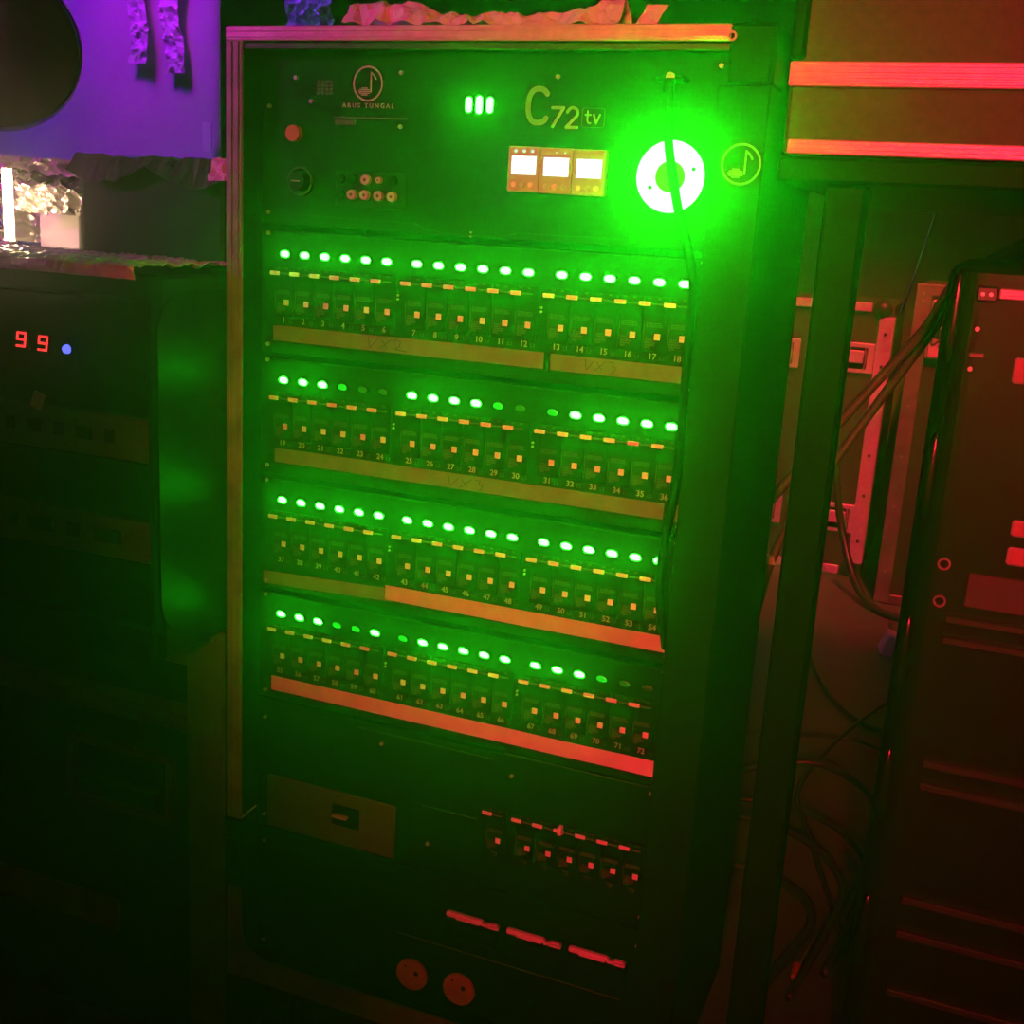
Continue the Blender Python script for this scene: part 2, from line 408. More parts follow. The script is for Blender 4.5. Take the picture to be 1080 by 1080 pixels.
STATES = ['n' * 18,
          'nnnmddnnnnmdmnnnnn',
          'n' * 18,
          'nnnmmnmnnnnnnnnmdx']
KEY = {'n': 'led_on', 'm': 'led_mid', 'd': 'led_dim', 'x': 'led_dead'}
ULAB = ['dimmer unit of channels 1 to 18, all green indicators bright, two beige tapes',
        'dimmer unit of channels 19 to 36, some indicators dim, one long beige tape',
        'dimmer unit of channels 37 to 54 with orange lit tape along its right half',
        'dimmer unit of channels 55 to 72 with one long orange red tape']
for i in range(4):
    z = 1.0 - 0.1333 * i
    u = thing('dimmer_unit', ULAB[i], 'dimmer', (0, 0, z - 0.1045), 'dimmer units in the rack')
    o = 0.1045                                   # datum of the lamp row above the unit's base
    bm = NB(); bbox(bm, -0.2412, 0.2412, 0.0, 0.004, 0.0, 0.1285, 0.0006)
    bbox(bm, -0.222, 0.222, 0.004, 0.135, 0.003, 0.1255)
    obj('chassis', bm, 'black_panel', u)
    bm = NB(); bbox(bm, -0.225, 0.232, -0.0012, 0.001, o + 0.0215, o + 0.0226, 0.0003); obj('ledge', bm, 'black_gloss', u)
    for k in range(18):
        inst('lamp_bezel', BAFFLEM, inst('indicator_lamp', LED_BY[KEY[STATES[i][k]]], u, (chx(k), 0.0, o)), (0, 0, 0))
        breaker(u, chx(k), o, k + i)
        n = 18 * i + k + 1
        t = textmesh(str(n), 0.0082, bold=0.0001); t.materials.append(MATS['white_print'])
        inst('channel_number', t, u, (chx(k) - 0.001, -0.0004, o - 0.0692))
        t = textmesh('L%d' % (k % 3 + 1), 0.0052); t.materials.append(MATS['grey_print'])
        inst('phase_mark', t, u, (chx(k) + 0.0085, -0.0004, o - 0.0702))
    for gx in (-0.0771, 0.0792):
        for dz in (-0.0325, -0.0365): inst('screw', SCREWM, u, (gx, 0.0005, o + dz)).scale = (0.6, 0.8, 0.6)
    for ex in (-0.2318, 0.2345):
        for dz in (0.0205, -0.096): inst('screw', SCREWM, u, (ex, 0, o + dz))
    def tape(x0, x1, z0, z1, m, y=-0.0004, tilt=0.0):
        bm = NB()
        n = 12; rnd = random.Random(i * 10 + int(x1 * 100))
        top = [(x0 + (x1 - x0) * k / n, z1 + tilt * k / n + rnd.uniform(-0.0002, 0.0002)) for k in range(n + 1)]
        bot = [(x0 + (x1 - x0) * k / n, z0 + tilt * k / n + rnd.uniform(-0.0002, 0.0002)) for k in range(n + 1)]
        for k in range(n):
            q = [bot[k], bot[k + 1], top[k + 1], top[k]]
            a = [bm.verts.new((x, y - 0.0003, zz)) for x, zz in q]; b = [bm.verts.new((x, y, zz)) for x, zz in q]
            bm.faces.new(a)
            for s in range(4): bm.faces.new((a[s], b[s], b[(s + 1) % 4], a[(s + 1) % 4]))
        bmesh.ops.remove_doubles(bm, verts=bm.verts, dist=1e-6)
        return obj('label_tape', bm, m, u)
    if i == 0:
        t = tape(-0.2257, 0.0850, o - 0.0915, o - 0.0752, 'beige_tape')
        strokes(t, 'handwriting', G_V + G_X + G_2, -0.110, o - 0.0888, 0.0165, 0.0112, 0.0009, -0.0007, 'ink')
        t = tape(0.0920, 0.2302, o - 0.0917, o - 0.0758, 'beige_tape')
        strokes(t, 'handwriting', G_V + G_X + G_3, 0.128, o - 0.0880, 0.0125, 0.0100, 0.0009, -0.0007, 'ink')
    elif i == 1:
        t = tape(-0.2226, 0.2183, o - 0.0912, o - 0.0752, 'beige_tape')
        strokes(t, 'handwriting', G_V + G_X + G_3, -0.011, o - 0.0895, 0.0155, 0.0105, 0.0009, -0.0007, 'ink')
        bm = NB(); bbox(bm, 0.2255, 0.2355, -0.0008, 0.0, o - 0.092, o - 0.0752, 0.0003); obj('label_tape', bm, 'beige_tape', u)
    elif i == 2:
        tape(-0.236, -0.071, o - 0.1000, o - 0.0850, 'beige_tape', tilt=0.006)
        tape(-0.0802, 0.2370, o - 0.0925, o - 0.0757, 'pink_tape', y=-0.0008)
    else:
        tape(-0.2243, 0.2324, o - 0.0945, o - 0.0770, 'white_tape')

# ------------------------------------------------------------------ control unit at the top
ctl = thing('control_unit', 'black control unit with green ring lamp, three small meters and C72 tv lettering', 'control unit', (0, 0, 0))
bm = NB(); bbox(bm, -0.2412, 0.2412, 0.0, 0.004, 1.0300, 1.2050, 0.0006); bbox(bm, -0.222, 0.222, 0.004, 0.135, 1.034, 1.200)
obj('faceplate', bm, 'black_panel', ctl)
bm = NB(); bribbon(bm, [(-0.2, 1.0405), (-0.062, 1.0395), (-0.048, 1.0344), (-0.03, 1.0318), (0.03, 1.0318), (0.05, 1.0365), (0.16, 1.0365)], 0.0012, -0.0012, 0.0, caps=False)
obj('embossed_line', bm, 'black_gloss', ctl)
bm = NB(); bbox(bm, -0.157, -0.0734, -0.0006, 0.0, 1.1378, 1.1392); bbox(bm, -0.155, -0.132, -0.0006, 0.0, 1.1315, 1.1360)
obj('printed_line', bm, 'grey_print', ctl)
emblem(ctl, -0.1187, 1.1708, 0.0318, 0.0318, 0.0, 'white_print')
t = textmesh('ARUS TUNGAL', 0.0062, spacing=1.55, bold=0.0001); t.materials.append(MATS['white_print'])
w = max(v.co.x for v in t.vertices) - min(v.co.x for v in t.vertices)
o_ = inst('lettering', t, ctl, (-0.1178, -0.0004, 1.1500)); o_.scale = (0.0585 / w, 1, 1)
bm = NB()
for a in range(4):
    for b in range(4):
        bbox(bm, -0.1770 + a * 0.0050, -0.1735 + a * 0.0050, -0.0004, 0.0, 1.1600 + b * 0.0036, 1.1625 + b * 0.0036)
obj('printed_grid', bm, 'grey_print', ctl)
# C72 tv
bm = NB()
pts = []
for k in range(25):
    a = rad(42 + k * (276 / 24))
    ex = lambda v: math.copysign(abs(v) ** 0.85, v)
    pts.append((0.0634 + 0.0105 * ex(math.cos(a)), 1.1535 + 0.0152 * ex(math.sin(a))))
bribbon(bm, pts, 0.0050, -0.0004, 0.0)
bribbon(bm, [(0.0775, 1.1522), (0.0885, 1.1522), (0.0785, 1.1352)], 0.0028, -0.0004, 0.0)
two = [(0.0925, 1.1485)] + [(0.0978 + 0.0050 * math.cos(rad(150 - k * 22)), 1.1478 + 0.0048 * math.sin(rad(150 - k * 22))) for k in range(9)] + [(0.0920, 1.1350), (0.1030, 1.1350)]
bribbon(bm, two, 0.0028, -0.0004, 0.0)
bribbon(bm, [(0.1125, 1.1498), (0.1125, 1.1415), (0.1135, 1.1392), (0.1155, 1.1392)], 0.0017, -0.0004, 0.0)
bribbon(bm, [(0.1103, 1.1465), (0.1155, 1.1465)], 0.0016, -0.0004, 0.0)
bribbon(bm, [(0.1185, 1.1468), (0.1212, 1.1390), (0.1245, 1.1468)], 0.0017, -0.0004, 0.0)
obj('lettering', bm, 'white_print', ctl)
bm = NB()
bx0, bx1, bz0, bz1, br = 0.1072, 0.1290, 1.1355, 1.1525, 0.002
rr = []
for cx, cz, a0 in ((bx1 - br, bz1 - br, 0), (bx0 + br, bz1 - br, 90), (bx0 + br, bz0 + br, 180), (bx1 - br, bz0 + br, 270)):
    for k in range(4): rr.append((cx + br * math.cos(rad(a0 + 30 * k)), cz + br * math.sin(rad(a0 + 30 * k))))
rr.append(rr[0]); bribbon(bm, rr, 0.0006, -0.0004, 0.0, caps=False)
obj('lettering_frame', bm, 'grey_print', ctl)
# three capsule lamps
for x, hh in ((-0.0083, 0.0056), (0.0026, 0.0068), (0.0137, 0.0058)):
    bm = NB(); bmesh.ops.create_uvsphere(bm, u_segments=14, v_segments=10, radius=1.0)
    for v in bm.verts:
        zz = v.co.z
        v.co = Vector((v.co.x * 0.0036, v.co.y * 0.0030, zz * 0.0036 + math.copysign(hh - 0.0020, zz) if abs(zz) > 1e-6 else 0))
    obj('capsule_lamp', bm, 'capsule_glow', ctl, (x, 0.0, 1.1532), True)
# meters
for j, x0 in enumerate((0.0397, 0.0722, 0.1046)):
    dz = -0.0004 * j
    m_ = boxobj('meter', 'cream_plastic', ctl, x0, x0 + 0.0318, -0.010, 0.0, 1.0748 + dz, 1.1162 + dz, 0.0008)
    boxobj('screen', 'screen_glow', m_, x0 + 0.0038, x0 + 0.0286, -0.0106, -0.0095, 1.0906 + dz, 1.1073 + dz, 0.0003)
    for q in range(3):
        bm = NB(); bcyl(bm, (x0 + 0.0075 + q * 0.0085, -0.0108, 1.0812 + dz), 0.0030, 0.004, 'Y', 14, 0.0024); obj('button', bm, 'steel' if (q + j) % 2 else 'white_plastic', m_)
        if j == 0 or (j == 1 and q != 0):
            bm = NB(); bcyl(bm, (x0 + 0.0075 + q * 0.0085, -0.0102, 1.1118 + dz), 0.0013 if j == 0 else 0.0006, 0.002, 'Y', 10); obj('pilot_dot', bm, 'dot_glow', m_)
# ring lamp
RX, RZ = 0.1968, 1.0945
bm = NB(); bring(bm, RX, RZ, 0.0345, 0.0318, -0.0045, 0.0, 48); ringh = obj('lamp_bezel', bm, 'black_plastic', ctl)
bm = NB(); bring(bm, RX, RZ, 0.0318, 0.0136, -0.0040, 0.0, 48); obj('ring_lamp', bm, 'ring_glow', ctl)
bm = NB(); bcyl(bm, (RX, -0.0025, RZ), 0.0136, 0.006, 'Y', 32); obj('ring_hub', bm, 'dark_steel', ctl)
for x, z in ((0.1790, 1.0844), (0.2180, 1.1019)):
    bm = NB(); bcyl(bm, (x, -0.0040, z), 0.0016, 0.004, 'Y', 12); obj('ring_screw', bm, 'black_plastic', ctl)
# cable clip over the ring
bm = NB(); bbox(bm, 0.178, 0.206, -0.020, 0.0, 1.1745, 1.1800, 0.002); bbox(bm, 0.183, 0.193, -0.012, 0.0, 1.166, 1.175, 0.002)
obj('cable_clip', bm, 'black_plastic', ctl)
bm = NB(); bcyl(bm, (0.1935, -0.021, 1.1780), 0.0040, 0.003, 'Y', 14); obj('clip_screw', bm, 'steel', ctl)
# red push button, knob, sockets
bm = NB(); bcyl(bm, (-0.2010, -0.003, 1.1213), 0.0086, 0.008, 'Y', 26, 0.0080); obj('push_button', bm, 'red_plastic', ctl)
bm = NB(); bring(bm, -0.1934, 1.0748, 0.0150, 0.0128, -0.0035, 0.0, 36); kn = obj('knob_ring', bm, 'dark_steel', ctl)
bm = NB(); bcyl(bm, (-0.1934, -0.005, 1.0748), 0.0110, 0.012, 'Y', 30, 0.0092); kb = obj('knob', bm, 'black_gloss', ctl)
bm = NB(); bbox(bm, -0.1985, -0.1885, -0.0120, -0.0105, 1.0738, 1.0752); obj('pointer', bm, 'white_print', kb)
pn = boxobj('socket_plate', 'black_gloss', ctl, -0.1522, -0.0713, -0.0020, 0.0, 1.0513, 1.0878, 0.001)
for x, z, rr_, mm in ((-0.1159, 1.0789, 0.0052, 'cream_plastic'), (-0.1008, 1.0791, 0.0034, 'cream_plastic'), (-0.1312, 1.0639, 0.0052, 'cream_plastic'), (-0.1165, 1.0641, 0.0052, 'cream_plastic'),
                  (-0.1008, 1.0639, 0.0052, 'cream_plastic'), (-0.0857, 1.0637, 0.0052, 'cream_plastic'), (-0.1312, 1.0789, 0.0052, 'black_plastic'), (-0.0857, 1.0789, 0.0052, 'black_plastic'), (-0.1450, 1.0639, 0.0052, 'black_plastic'), (-0.1450, 1.0789, 0.0052, 'black_plastic')):
    bm = NB(); bcyl(bm, (x, -0.004, z), rr_, 0.006, 'Y', 18, rr_ * 0.92); s_ = obj('socket', bm, mm, pn)
    if mm != 'black_plastic':
        bm = NB(); bcyl(bm, (x, -0.0072, z), rr_ * 0.28, 0.0006, 'Y', 10); obj('socket_hole', bm, 'black_plastic', s_)
for x, z in ((-0.2007, 1.1754), (-0.1825, 1.1530), (-0.2320, 1.1475), (-0.0813, 1.1811), (-0.0804, 1.1309), (0.0813, 1.1794), (-0.2318, 1.0420), (0.2345, 1.0420), (0.2335, 1.19)):
    inst('screw', SCREWM, ctl, (x, 0, z))
for dz in (0.002, -0.002): inst('screw', SCREWM, ctl, (0.0008, 0.0005, 1.0322 + dz)).scale = (0.6, 0.8, 0.6)

# ------------------------------------------------------------------ breaker panel below the dimmers
br = thing('breaker_panel', 'black panel under the dimmers with flat drawer and seven red lit breakers', 'panel', (0, 0, 0))
bm = NB(); bbox(bm, -0.2412, 0.2412, 0.0, 0.004, 0.3295, 0.4925, 0.0006); bbox(bm, -0.222, 0.222, 0.004, 0.135, 0.333, 0.489)
obj('chassis', bm, 'black_panel', br)
bm = NB(); bbox(bm, -0.11, 0.057, -0.0020, 0.001, 0.4835, 0.4847, 0.0003); bbox(bm, 0.07, 0.234, -0.0020, 0.001, 0.4935, 0.4947, 0.0003)
bbox(bm, -0.0257, 0.042, -0.0012, 0.001, 0.4080, 0.4088)
obj('ledge', bm, 'dark_steel', br)
dr = boxobj('drawer_front', 'brown_panel', br, -0.2267, -0.0570, -0.004, 0.0, 0.3330, 0.3995, 0.0015)
bm = NB(); bbox(bm, -0.138, -0.102, -0.0052, -0.004, 0.358, 0.384, 0.0008); pl = obj('pull_recess', bm, 'black_plastic', dr)
bm = NB(); bbox(bm, -0.1345, -0.1150, -0.0125, -0.0052, 0.3705, 0.3735, 0.001); obj('pull_tab', bm, 'cream_plastic', pl)
bm = NB(); bbox(bm, -0.180, -0.160, -0.0048, -0.004, 0.3925, 0.3945, 0.0003); obj('slot', bm, 'grey_print', dr)
xs = [0.0655] + [0.1000 + k * 0.02435 for k in range(6)]
for k, x in enumerate(xs):
    b = breaker(br, x, 0.4397, k)
    t = textmesh('%d' % (73 + k), 0.0075); t.materials.append(MATS['grey_print']); inst('channel_number', t, br, (x - 0.001, -0.0004, 0.3712))
    if k == 3:      # the middle lever stands flipped up
        bm = NB(); bbox(bm, -0.0102, -0.0056, -0.0110, -0.0030, -0.0205, -0.0105, 0.001); obj('raised_lever', bm, 'white_plastic', b)
for x, z in ((0.0794, 0.4698), (0.2327, 0.4870), (-0.0783, 0.4710), (-0.0163, 0.3630), (-0.2318, 0.4700), (-0.2318, 0.3450), (0.2335, 0.3450)):
    inst('screw', SCREWM, br, (x, 0, z))

# ------------------------------------------------------------------ connector panel at the bottom
cp = thing('connector_panel', 'black bottom panel with three white lever connectors and two round red caps', 'panel', (0, 0, 0))
bm = NB(); bbox(bm, -0.2412, 0.2412, 0.0, 0.004, 0.1600, 0.3275, 0.0006); bbox(bm, -0.222, 0.222, 0.004, 0.135, 0.163, 0.324)
obj('chassis', bm, 'black_panel', cp)
bm = NB(); bbox(bm, -0.05, 0.22, -0.0012, 0.001, 0.2390, 0.2398); obj('printed_line', bm, 'grey_print', cp)
for x0, x1 in ((0.0153, 0.0795), (0.0884, 0.1525), (0.1609, 0.2247)):
    c = boxobj('connector', 'black_plastic', cp, x0 - 0.001, x1 + 0.001, -0.010, 0.0, 0.258, 0.2865, 0.002)
    boxobj('gasket', 'black_panel', c, x0 + 0.004, x1 - 0.004, -0.0105, -0.0095, 0.262, 0.279, 0.001)
    bm = NB()
    bbox(bm, x0, x0 + 0.044, -0.0125, -0.006, 0.2870, 0.2932, 0.0018, 2)
    bbox(bm, x0 + 0.012, x0 + 0.042, -0.0142, -0.008, 0.2868, 0.2905, 0.0012)
    bbox(bm, x0 + 0.045, x1, -0.013, -0.008, 0.2908, 0.2930, 0.0006)
    bbox(bm, x0 + 0.045, x1, -0.013, -0.008, 0.2868, 0.2886, 0.0006)
    bbox(bm, x0 + 0.044, x0 + 0.052, -0.013, -0.008, 0.2868, 0.2930, 0.0006)
    bbox(bm, x1 - 0.003, x1, -0.013, -0.008, 0.2868, 0.2930, 0.0006)
    obj('locking_lever', bm, 'white_plastic', c)
for x in (-0.0285, 0.0316):
    bm = NB(); bcyl(bm, (x, -0.001, 0.1910), 0.0198, 0.005, 'Y', 36, 0.0192); c = obj('round_cap', bm, 'red_grey_cap', cp)
    bm = NB(); bcyl(bm, (x + 0.006, -0.0034, 0.1945), 0.0030, 0.0008, 'Y', 12); obj('cap_hole', bm, 'black_plastic', c)
    bm = NB(); bcyl(bm, (x - 0.008, -0.0034, 0.2010), 0.0016, 0.0008, 'Y', 10); obj('cap_hole', bm, 'black_plastic', c)
for x, z in ((-0.2318, 0.310), (0.2335, 0.310), (-0.2318, 0.175), (0.2335, 0.175)):
    inst('screw', SCREWM, cp, (x, 0, z))

# white zip tie poking out at the left trim, cable hanging in front of the ring lamp
bm = NB(); btube(bm, [(-0.2475, -0.0245, 0.3475), (-0.2345, -0.030, 0.3608), (-0.2231, -0.032, 0.3721)], 0.0009, 6, 4)
tag(obj('cable_tie', bm, 'white_plastic'), 'thin white cable tie sticking out of the black clasp on the left trim', 'cable tie')
bm = NB()
btube(bm, [(0.1955, -0.0275, 1.1760), (0.1960, -0.0265, 1.150), (0.1985, -0.0265, 1.1226), (0.2050, -0.0265, 1.0939), (0.2135, -0.0265, 1.0628), (0.2245, -0.0265, 1.0330), (0.2325, -0.0265, 1.0000),
           (0.2320, -0.022, 0.94), (0.2330, -0.022, 0.8850), (0.2325, -0.022, 0.8399), (0.2310, -0.022, 0.8000), (0.2260, -0.022, 0.7450), (0.2268, -0.020, 0.7000), (0.2330, -0.014, 0.6650), (0.2335, -0.004, 0.6480)], 0.0040, 10, 8)
tag(obj('hanging_cable', bm, 'black_panel', smooth=True), 'thin black cable hanging across the bright green ring lamp down the right of the dimmers', 'cable')

# crumpled film on top of the rack
def crumple_obj(name, m, label, cat, fn, nu, nv, amp, freq, seed, th=0.0006, group=None):
    bm = NB(); bcrumple(bm, fn, nu, nv, amp, freq, seed)
    o = tag(solid(obj(name, bm, m), th), label, cat, group)
    return o
def hump(u): return max(0.0, math.sin(u * math.pi * 2.3 + 0.6)) * 0.012 + 0.005
crumple_obj('crumpled_wrap', 'film', 'strip of crumpled film lying on top of the rack case, lit red', 'plastic film',
            lambda u, v: ((-0.150 + 0.285 * u, 0.000 + 0.05 * v, 1.2235 + (hump(u) + 0.006) * math.sin(v * math.pi) + 0.003 * (1 - u)), (0, -0.3, 1)), 60, 9, 0.009, 38, 3.1)
crumple_obj('folded_film', 'film', 'small folded tab of film standing at the end of the crumpled strip', 'plastic film',
            lambda u, v: ((0.146 + 0.020 * u + 0.012 * v, 0.012, 1.2228 + 0.020 * v), (0, -1, 0.1)), 10, 10, 0.006, 50, 9.2)

# ================================================================== left stack
low = thing('road_case', 'dark road case with dull shade-darkened metal edging carrying the left rack', 'case', (0, 0, 0))
bm = NB(); bbox(bm, -1.0, -0.278, -0.016, 0.48, 0.0, 0.569, 0.004); obj('body', bm, 'black_vinyl', low)
bm = NB(); bbox(bm, -0.328, -0.276, -0.021, -0.015, 0.02, 0.571, 0.002); obj('edge_trim', bm, 'dull_shaded_aluminium', low)
for z0, z1 in ((0.520, 0.571), (0.434, 0.471)):
    bm = NB(); bbox(bm, -1.0, -0.328, -0.020, -0.015, z0, z1, 0.002); bbox(bm, -1.0, -0.329, -0.0225, -0.019, (z0 + z1) / 2 - 0.004, (z0 + z1) / 2 + 0.004, 0.001)
    obj('edge_trim', bm, 'dull_shaded_aluminium', low)
bm = NB(); bbox(bm, -1.0, -0.437, -0.020, -0.015, 0.132, 0.178, 0.002); obj('edge_trim', bm, 'worn_shaded_aluminium', low)
bm = NB(); bbox(bm, -0.506, -0.346, -0.021, -0.015, 0.308, 0.398, 0.012, 2); dish = obj('handle_plate', bm, 'dull_shaded_aluminium', low)
bm = NB(); bbox(bm, -0.492, -0.36, -0.0225, -0.0205, 0.320, 0.386, 0.001); obj('handle_recess', bm, 'black_plastic', dish)
bm = NB(); btube(bm, [(-0.480, -0.022, 0.353), (-0.476, -0.030, 0.353), (-0.38, -0.030, 0.353), (-0.374, -0.022, 0.353)], 0.006, 8, 6); obj('handle', bm, 'dark_steel', dish, smooth=True)
bm = NB(); bcyl(bm, (-0.290, -0.023, 0.563), 0.003, 0.004, 'Y', 10); obj('rivet', bm, 'steel', low)

upr = thing('equipment_rack', 'black equipment rack with red digit displays standing on the dark road case', 'rack', (0, 0, 0))
bm = NB()
bbox(bm, -1.0, -0.276, -0.125, 0.34, 0.571, 0.9755, 0.004)
obj('body', bm, 'satin_black', upr)
bm = NB(); bbox(bm, -0.2815, -0.276, -0.14, -0.12, 0.6, 0.9755, 0.002); bbox(bm, -1.0, -0.2815, -0.14, -0.12, 0.951, 0.9755, 0.003); bbox(bm, -1.0, -0.2815, -0.14, -0.12, 0.571, 0.612, 0.003)
obj('front_frame', bm, 'black_plastic', upr)
bm = NB()      # rounded recessed plate on the rack's right side
n_ = 8; pr = []
for cy, cz, a0 in ((0.25, 0.915, 0), (-0.085, 0.915, 90), (-0.085, 0.64, 180), (0.25, 0.64, 270)):
    for k in range(n_ + 1): pr.append((cy + 0.045 * math.cos(rad(a0 + 90 * k / n_)), cz + 0.045 * math.sin(rad(a0 + 90 * k / n_))))
f = bm.faces.new([bm.verts.new((-0.2745, y, z)) for y, z in pr])
r = bmesh.ops.extrude_face_region(bm, geom=[f])
for v in r['geom']:
    if isinstance(v, bmesh.types.BMVert): v.co.x -= 0.002
obj('side_plate', bm, 'satin_black', upr)
dis = thing('display_unit', 'black rack unit showing two red digits and a small blue lamp', 'control unit', (0, 0, 0))
bm = NB(); bbox(bm, -0.985, -0.2825, -0.132, -0.1255, 0.8345, 0.949, 0.001); obj('faceplate', bm, 'black_panel', dis)
def digit(parent, x, z, w, h, segs):
    g = 0.0023
    S_ = {'a': [(-1, 1), (1, 1)], 'b': [(1, 1), (1, 0)], 'c': [(1, 0), (1, -1)], 'd': [(-1, -1), (1, -1)], 'e': [(-1, 0), (-1, -1)], 'f': [(-1, 1), (-1, 0)], 'g': [(-1, 0), (1, 0)]}
    bm = NB(); bbox(bm, x - w, x + w, -0.1335, -0.1318, z - h * 0.8, z + h * 0.8); d = obj('digit_window', bm, 'ink', parent)
    for s in segs:
        bm = NB()
        bribbon(bm, [(x + p * w * 0.5 + q * h * 0.08, z + q * h * 0.55) for p, q in S_[s]], g, -0.1342, -0.1334)
        obj('segment', bm, 'digit_red', d)
digit(dis, -0.4455, 0.8985, 0.0105, 0.0125, 'abcfgd')
digit(dis, -0.4168, 0.8970, 0.0105, 0.0125, 'abcfgd')
bm = NB(); bmesh.ops.create_uvsphere(bm, u_segments=12, v_segments=8, radius=0.0048); obj('blue_lamp', bm, 'led_blue', dis, (-0.3862, -0.133, 0.8938), True)
for z0, z1, lab, sd in ((0.7870, 0.8310, 'grey patch unit with worn face directly under the red digit unit', 1), (0.6800, 0.7240, 'grey patch unit with dark sockets second below the red digit unit', 2)):
    p_ = thing('patch_unit', lab, 'rack unit', (0, 0, 0), 'patch units in the left rack')
    bm = NB(); bbox(bm, -0.985, -0.2835, -0.134, -0.1255, z0, z1, 0.001); obj('faceplate', bm, 'grey_vinyl', p_)
    rnd = random.Random(sd)
    x = -0.62
    while x < -0.33:
        w_ = rnd.choice((0.012, 0.02, 0.035))
        bm = NB(); bbox(bm, x, x + w_, -0.1365, -0.1335, z0 + 0.016, z0 + 0.030, 0.0008); obj('socket', bm, 'black_plastic', p_); x += w_ + rnd.uniform(0.01, 0.02)
    if sd == 1:
        bm = NB(); bribbon(bm, [(-0.428, 0.829), (-0.421, 0.845)], 0.013, -0.1372, -0.1345, caps=False); obj('paper_tag', bm, 'pink_tape', p_)
for z0, z1, lab in ((0.7265, 0.7845, 'plain black blank plate between the two grey patch units'), (0.6150, 0.6775, 'plain black blank plate at the foot of the left equipment rack')):
    bm = NB(); bbox(bm, -0.985, -0.2835, -0.131, -0.1255, z0, z1, 0.001)
    tag(obj('blank_plate', bm, 'black_panel'), lab, 'rack unit', 'blank plates in the left rack')

# things on the left rack
bm = NB(); bbox(bm, -0.500, -0.302, 0.02, 0.20, 0.9775, 1.088, 0.006, 2)
bxt = tag(obj('black_box', bm, 'black_vinyl'), 'black box under a plastic cover on top of the left rack', 'box')
crumple_obj('plastic_cover', 'dark_film', 'thin glossy plastic cover draped over the black box', 'plastic film',
            lambda u, v: ((-0.505 + 0.212 * u, 0.008 + 0.20 * v - 0.004, 1.0925 - (0.030 * (1 - v * 12) if v < 0.083 else 0) * (0.35 + 0.65 * abs(math.sin(u * 5.2 + 0.4)))), (0, -0.5, 1)), 48, 24, 0.005, 30, 1.3, 0.0004)
crumple_obj('plastic_scrap', 'film', 'crumpled clear plastic scrap hanging between black box and rack case', 'plastic film',
            lambda u, v: ((-0.302 + 0.024 * u, 0.000 - 0.01 * v, 1.094 - 0.024 * v), (0.2, -1, 0.2)), 14, 12, 0.008, 60, 5.0, 0.0004)
def drape(u, v):
    x = -0.68 + 0.395 * u
    if v < 0.18: return ((x, -0.149, 0.971 + 0.013 * v / 0.18), (0, -1, 0.2))
    return ((x, -0.149 + (v - 0.18) / 0.82 * 0.160, 0.9840), (0, -0.2, 1))
crumple_obj('floor_wrap', 'film', 'crumpled plastic wrap spread along the front top edge of the left rack', 'plastic film', drape, 150, 30, 0.008, 34, 7.7, 0.0004)
bpy.data.objects['floor_wrap'].name = 'spread_wrap'
crumple_obj('foil_sheet', 'foil', 'crumpled silver foil sheet standing behind the warm glowing tube', 'foil',
            lambda u, v: ((-0.84 + 0.32 * u, 0.235 + 0.02 * math.sin(u * 6), 0.980 + 0.115 * v), (0, -1, 0.1)), 90, 34, 0.022, 26, 2.2)
crumple_obj('foil_band', 'foil', 'narrow crumpled foil band leaning against the left end of the black box', 'foil',
            lambda u, v: ((-0.70 + 0.155 * u, 0.13 + 0.02 * u, 1.022 + 0.034 * v), (0, -1, 0.5)), 60, 16, 0.012, 55, 8.4)
crumple_obj('dark_wrap', 'dark_film', 'dark rolled film lying over the foil beside the black box', 'plastic film',
            lambda u, v: ((-0.80 + 0.28 * u, 0.11 + 0.03 * v, 1.068 - 0.018 * u + 0.012 * math.sin(v * math.pi)), (0, -0.4, 1)), 60, 12, 0.010, 30, 4.4)
bm = NB(); bbox(bm, -0.700, -0.632, 0.165, 0.205, 0.9775, 1.030, 0.002); wb = tag(obj('carton', bm, 'paper'), 'small pale carton in front of the silver foil', 'box')
lamp = thing('tube_lamp', 'small warm glowing tube standing beside the pale carton on the left rack', 'lamp', (-0.672, 0.085, 0.9775))
bm = NB(); bcyl(bm, (0, 0, 0.054), 0.0058, 0.088, 'Z', 16); obj('tube', bm, 'tube_warm', lamp, smooth=False)
bm = NB(); bcyl(bm, (0, 0, 0.005), 0.009, 0.010, 'Z', 16); obj('socket', bm, 'white_plastic', lamp)
bm = NB(); bcyl(bm, (0, 0, 0.100), 0.007, 0.006, 'Z', 16); obj('cap', bm, 'white_plastic', lamp)

# hanging ball
ball = thing('hanging_globe', 'dark glossy round globe hanging on a cord before the violet sheet', 'globe', (-0.944, 0.35, 1.257))
bm = NB(); bmesh.ops.create_uvsphere(bm, u_segments=48, v_segments=28, radius=0.122); obj('globe', bm, 'globe_glass', ball, smooth=True)
bm = NB(); bmesh.ops.create_cone(bm, cap_ends=True, segments=24, radius1=0.02, radius2=0.014, depth=0.03, matrix=Matrix.Translation((0, 0, 0.132))); obj('cap', bm, 'steel', ball)
bm = NB(); bcyl(bm, (0, 0, 0.895), 0.003, 1.496, 'Z', 8); obj('cord', bm, 'cable_rubber', ball)

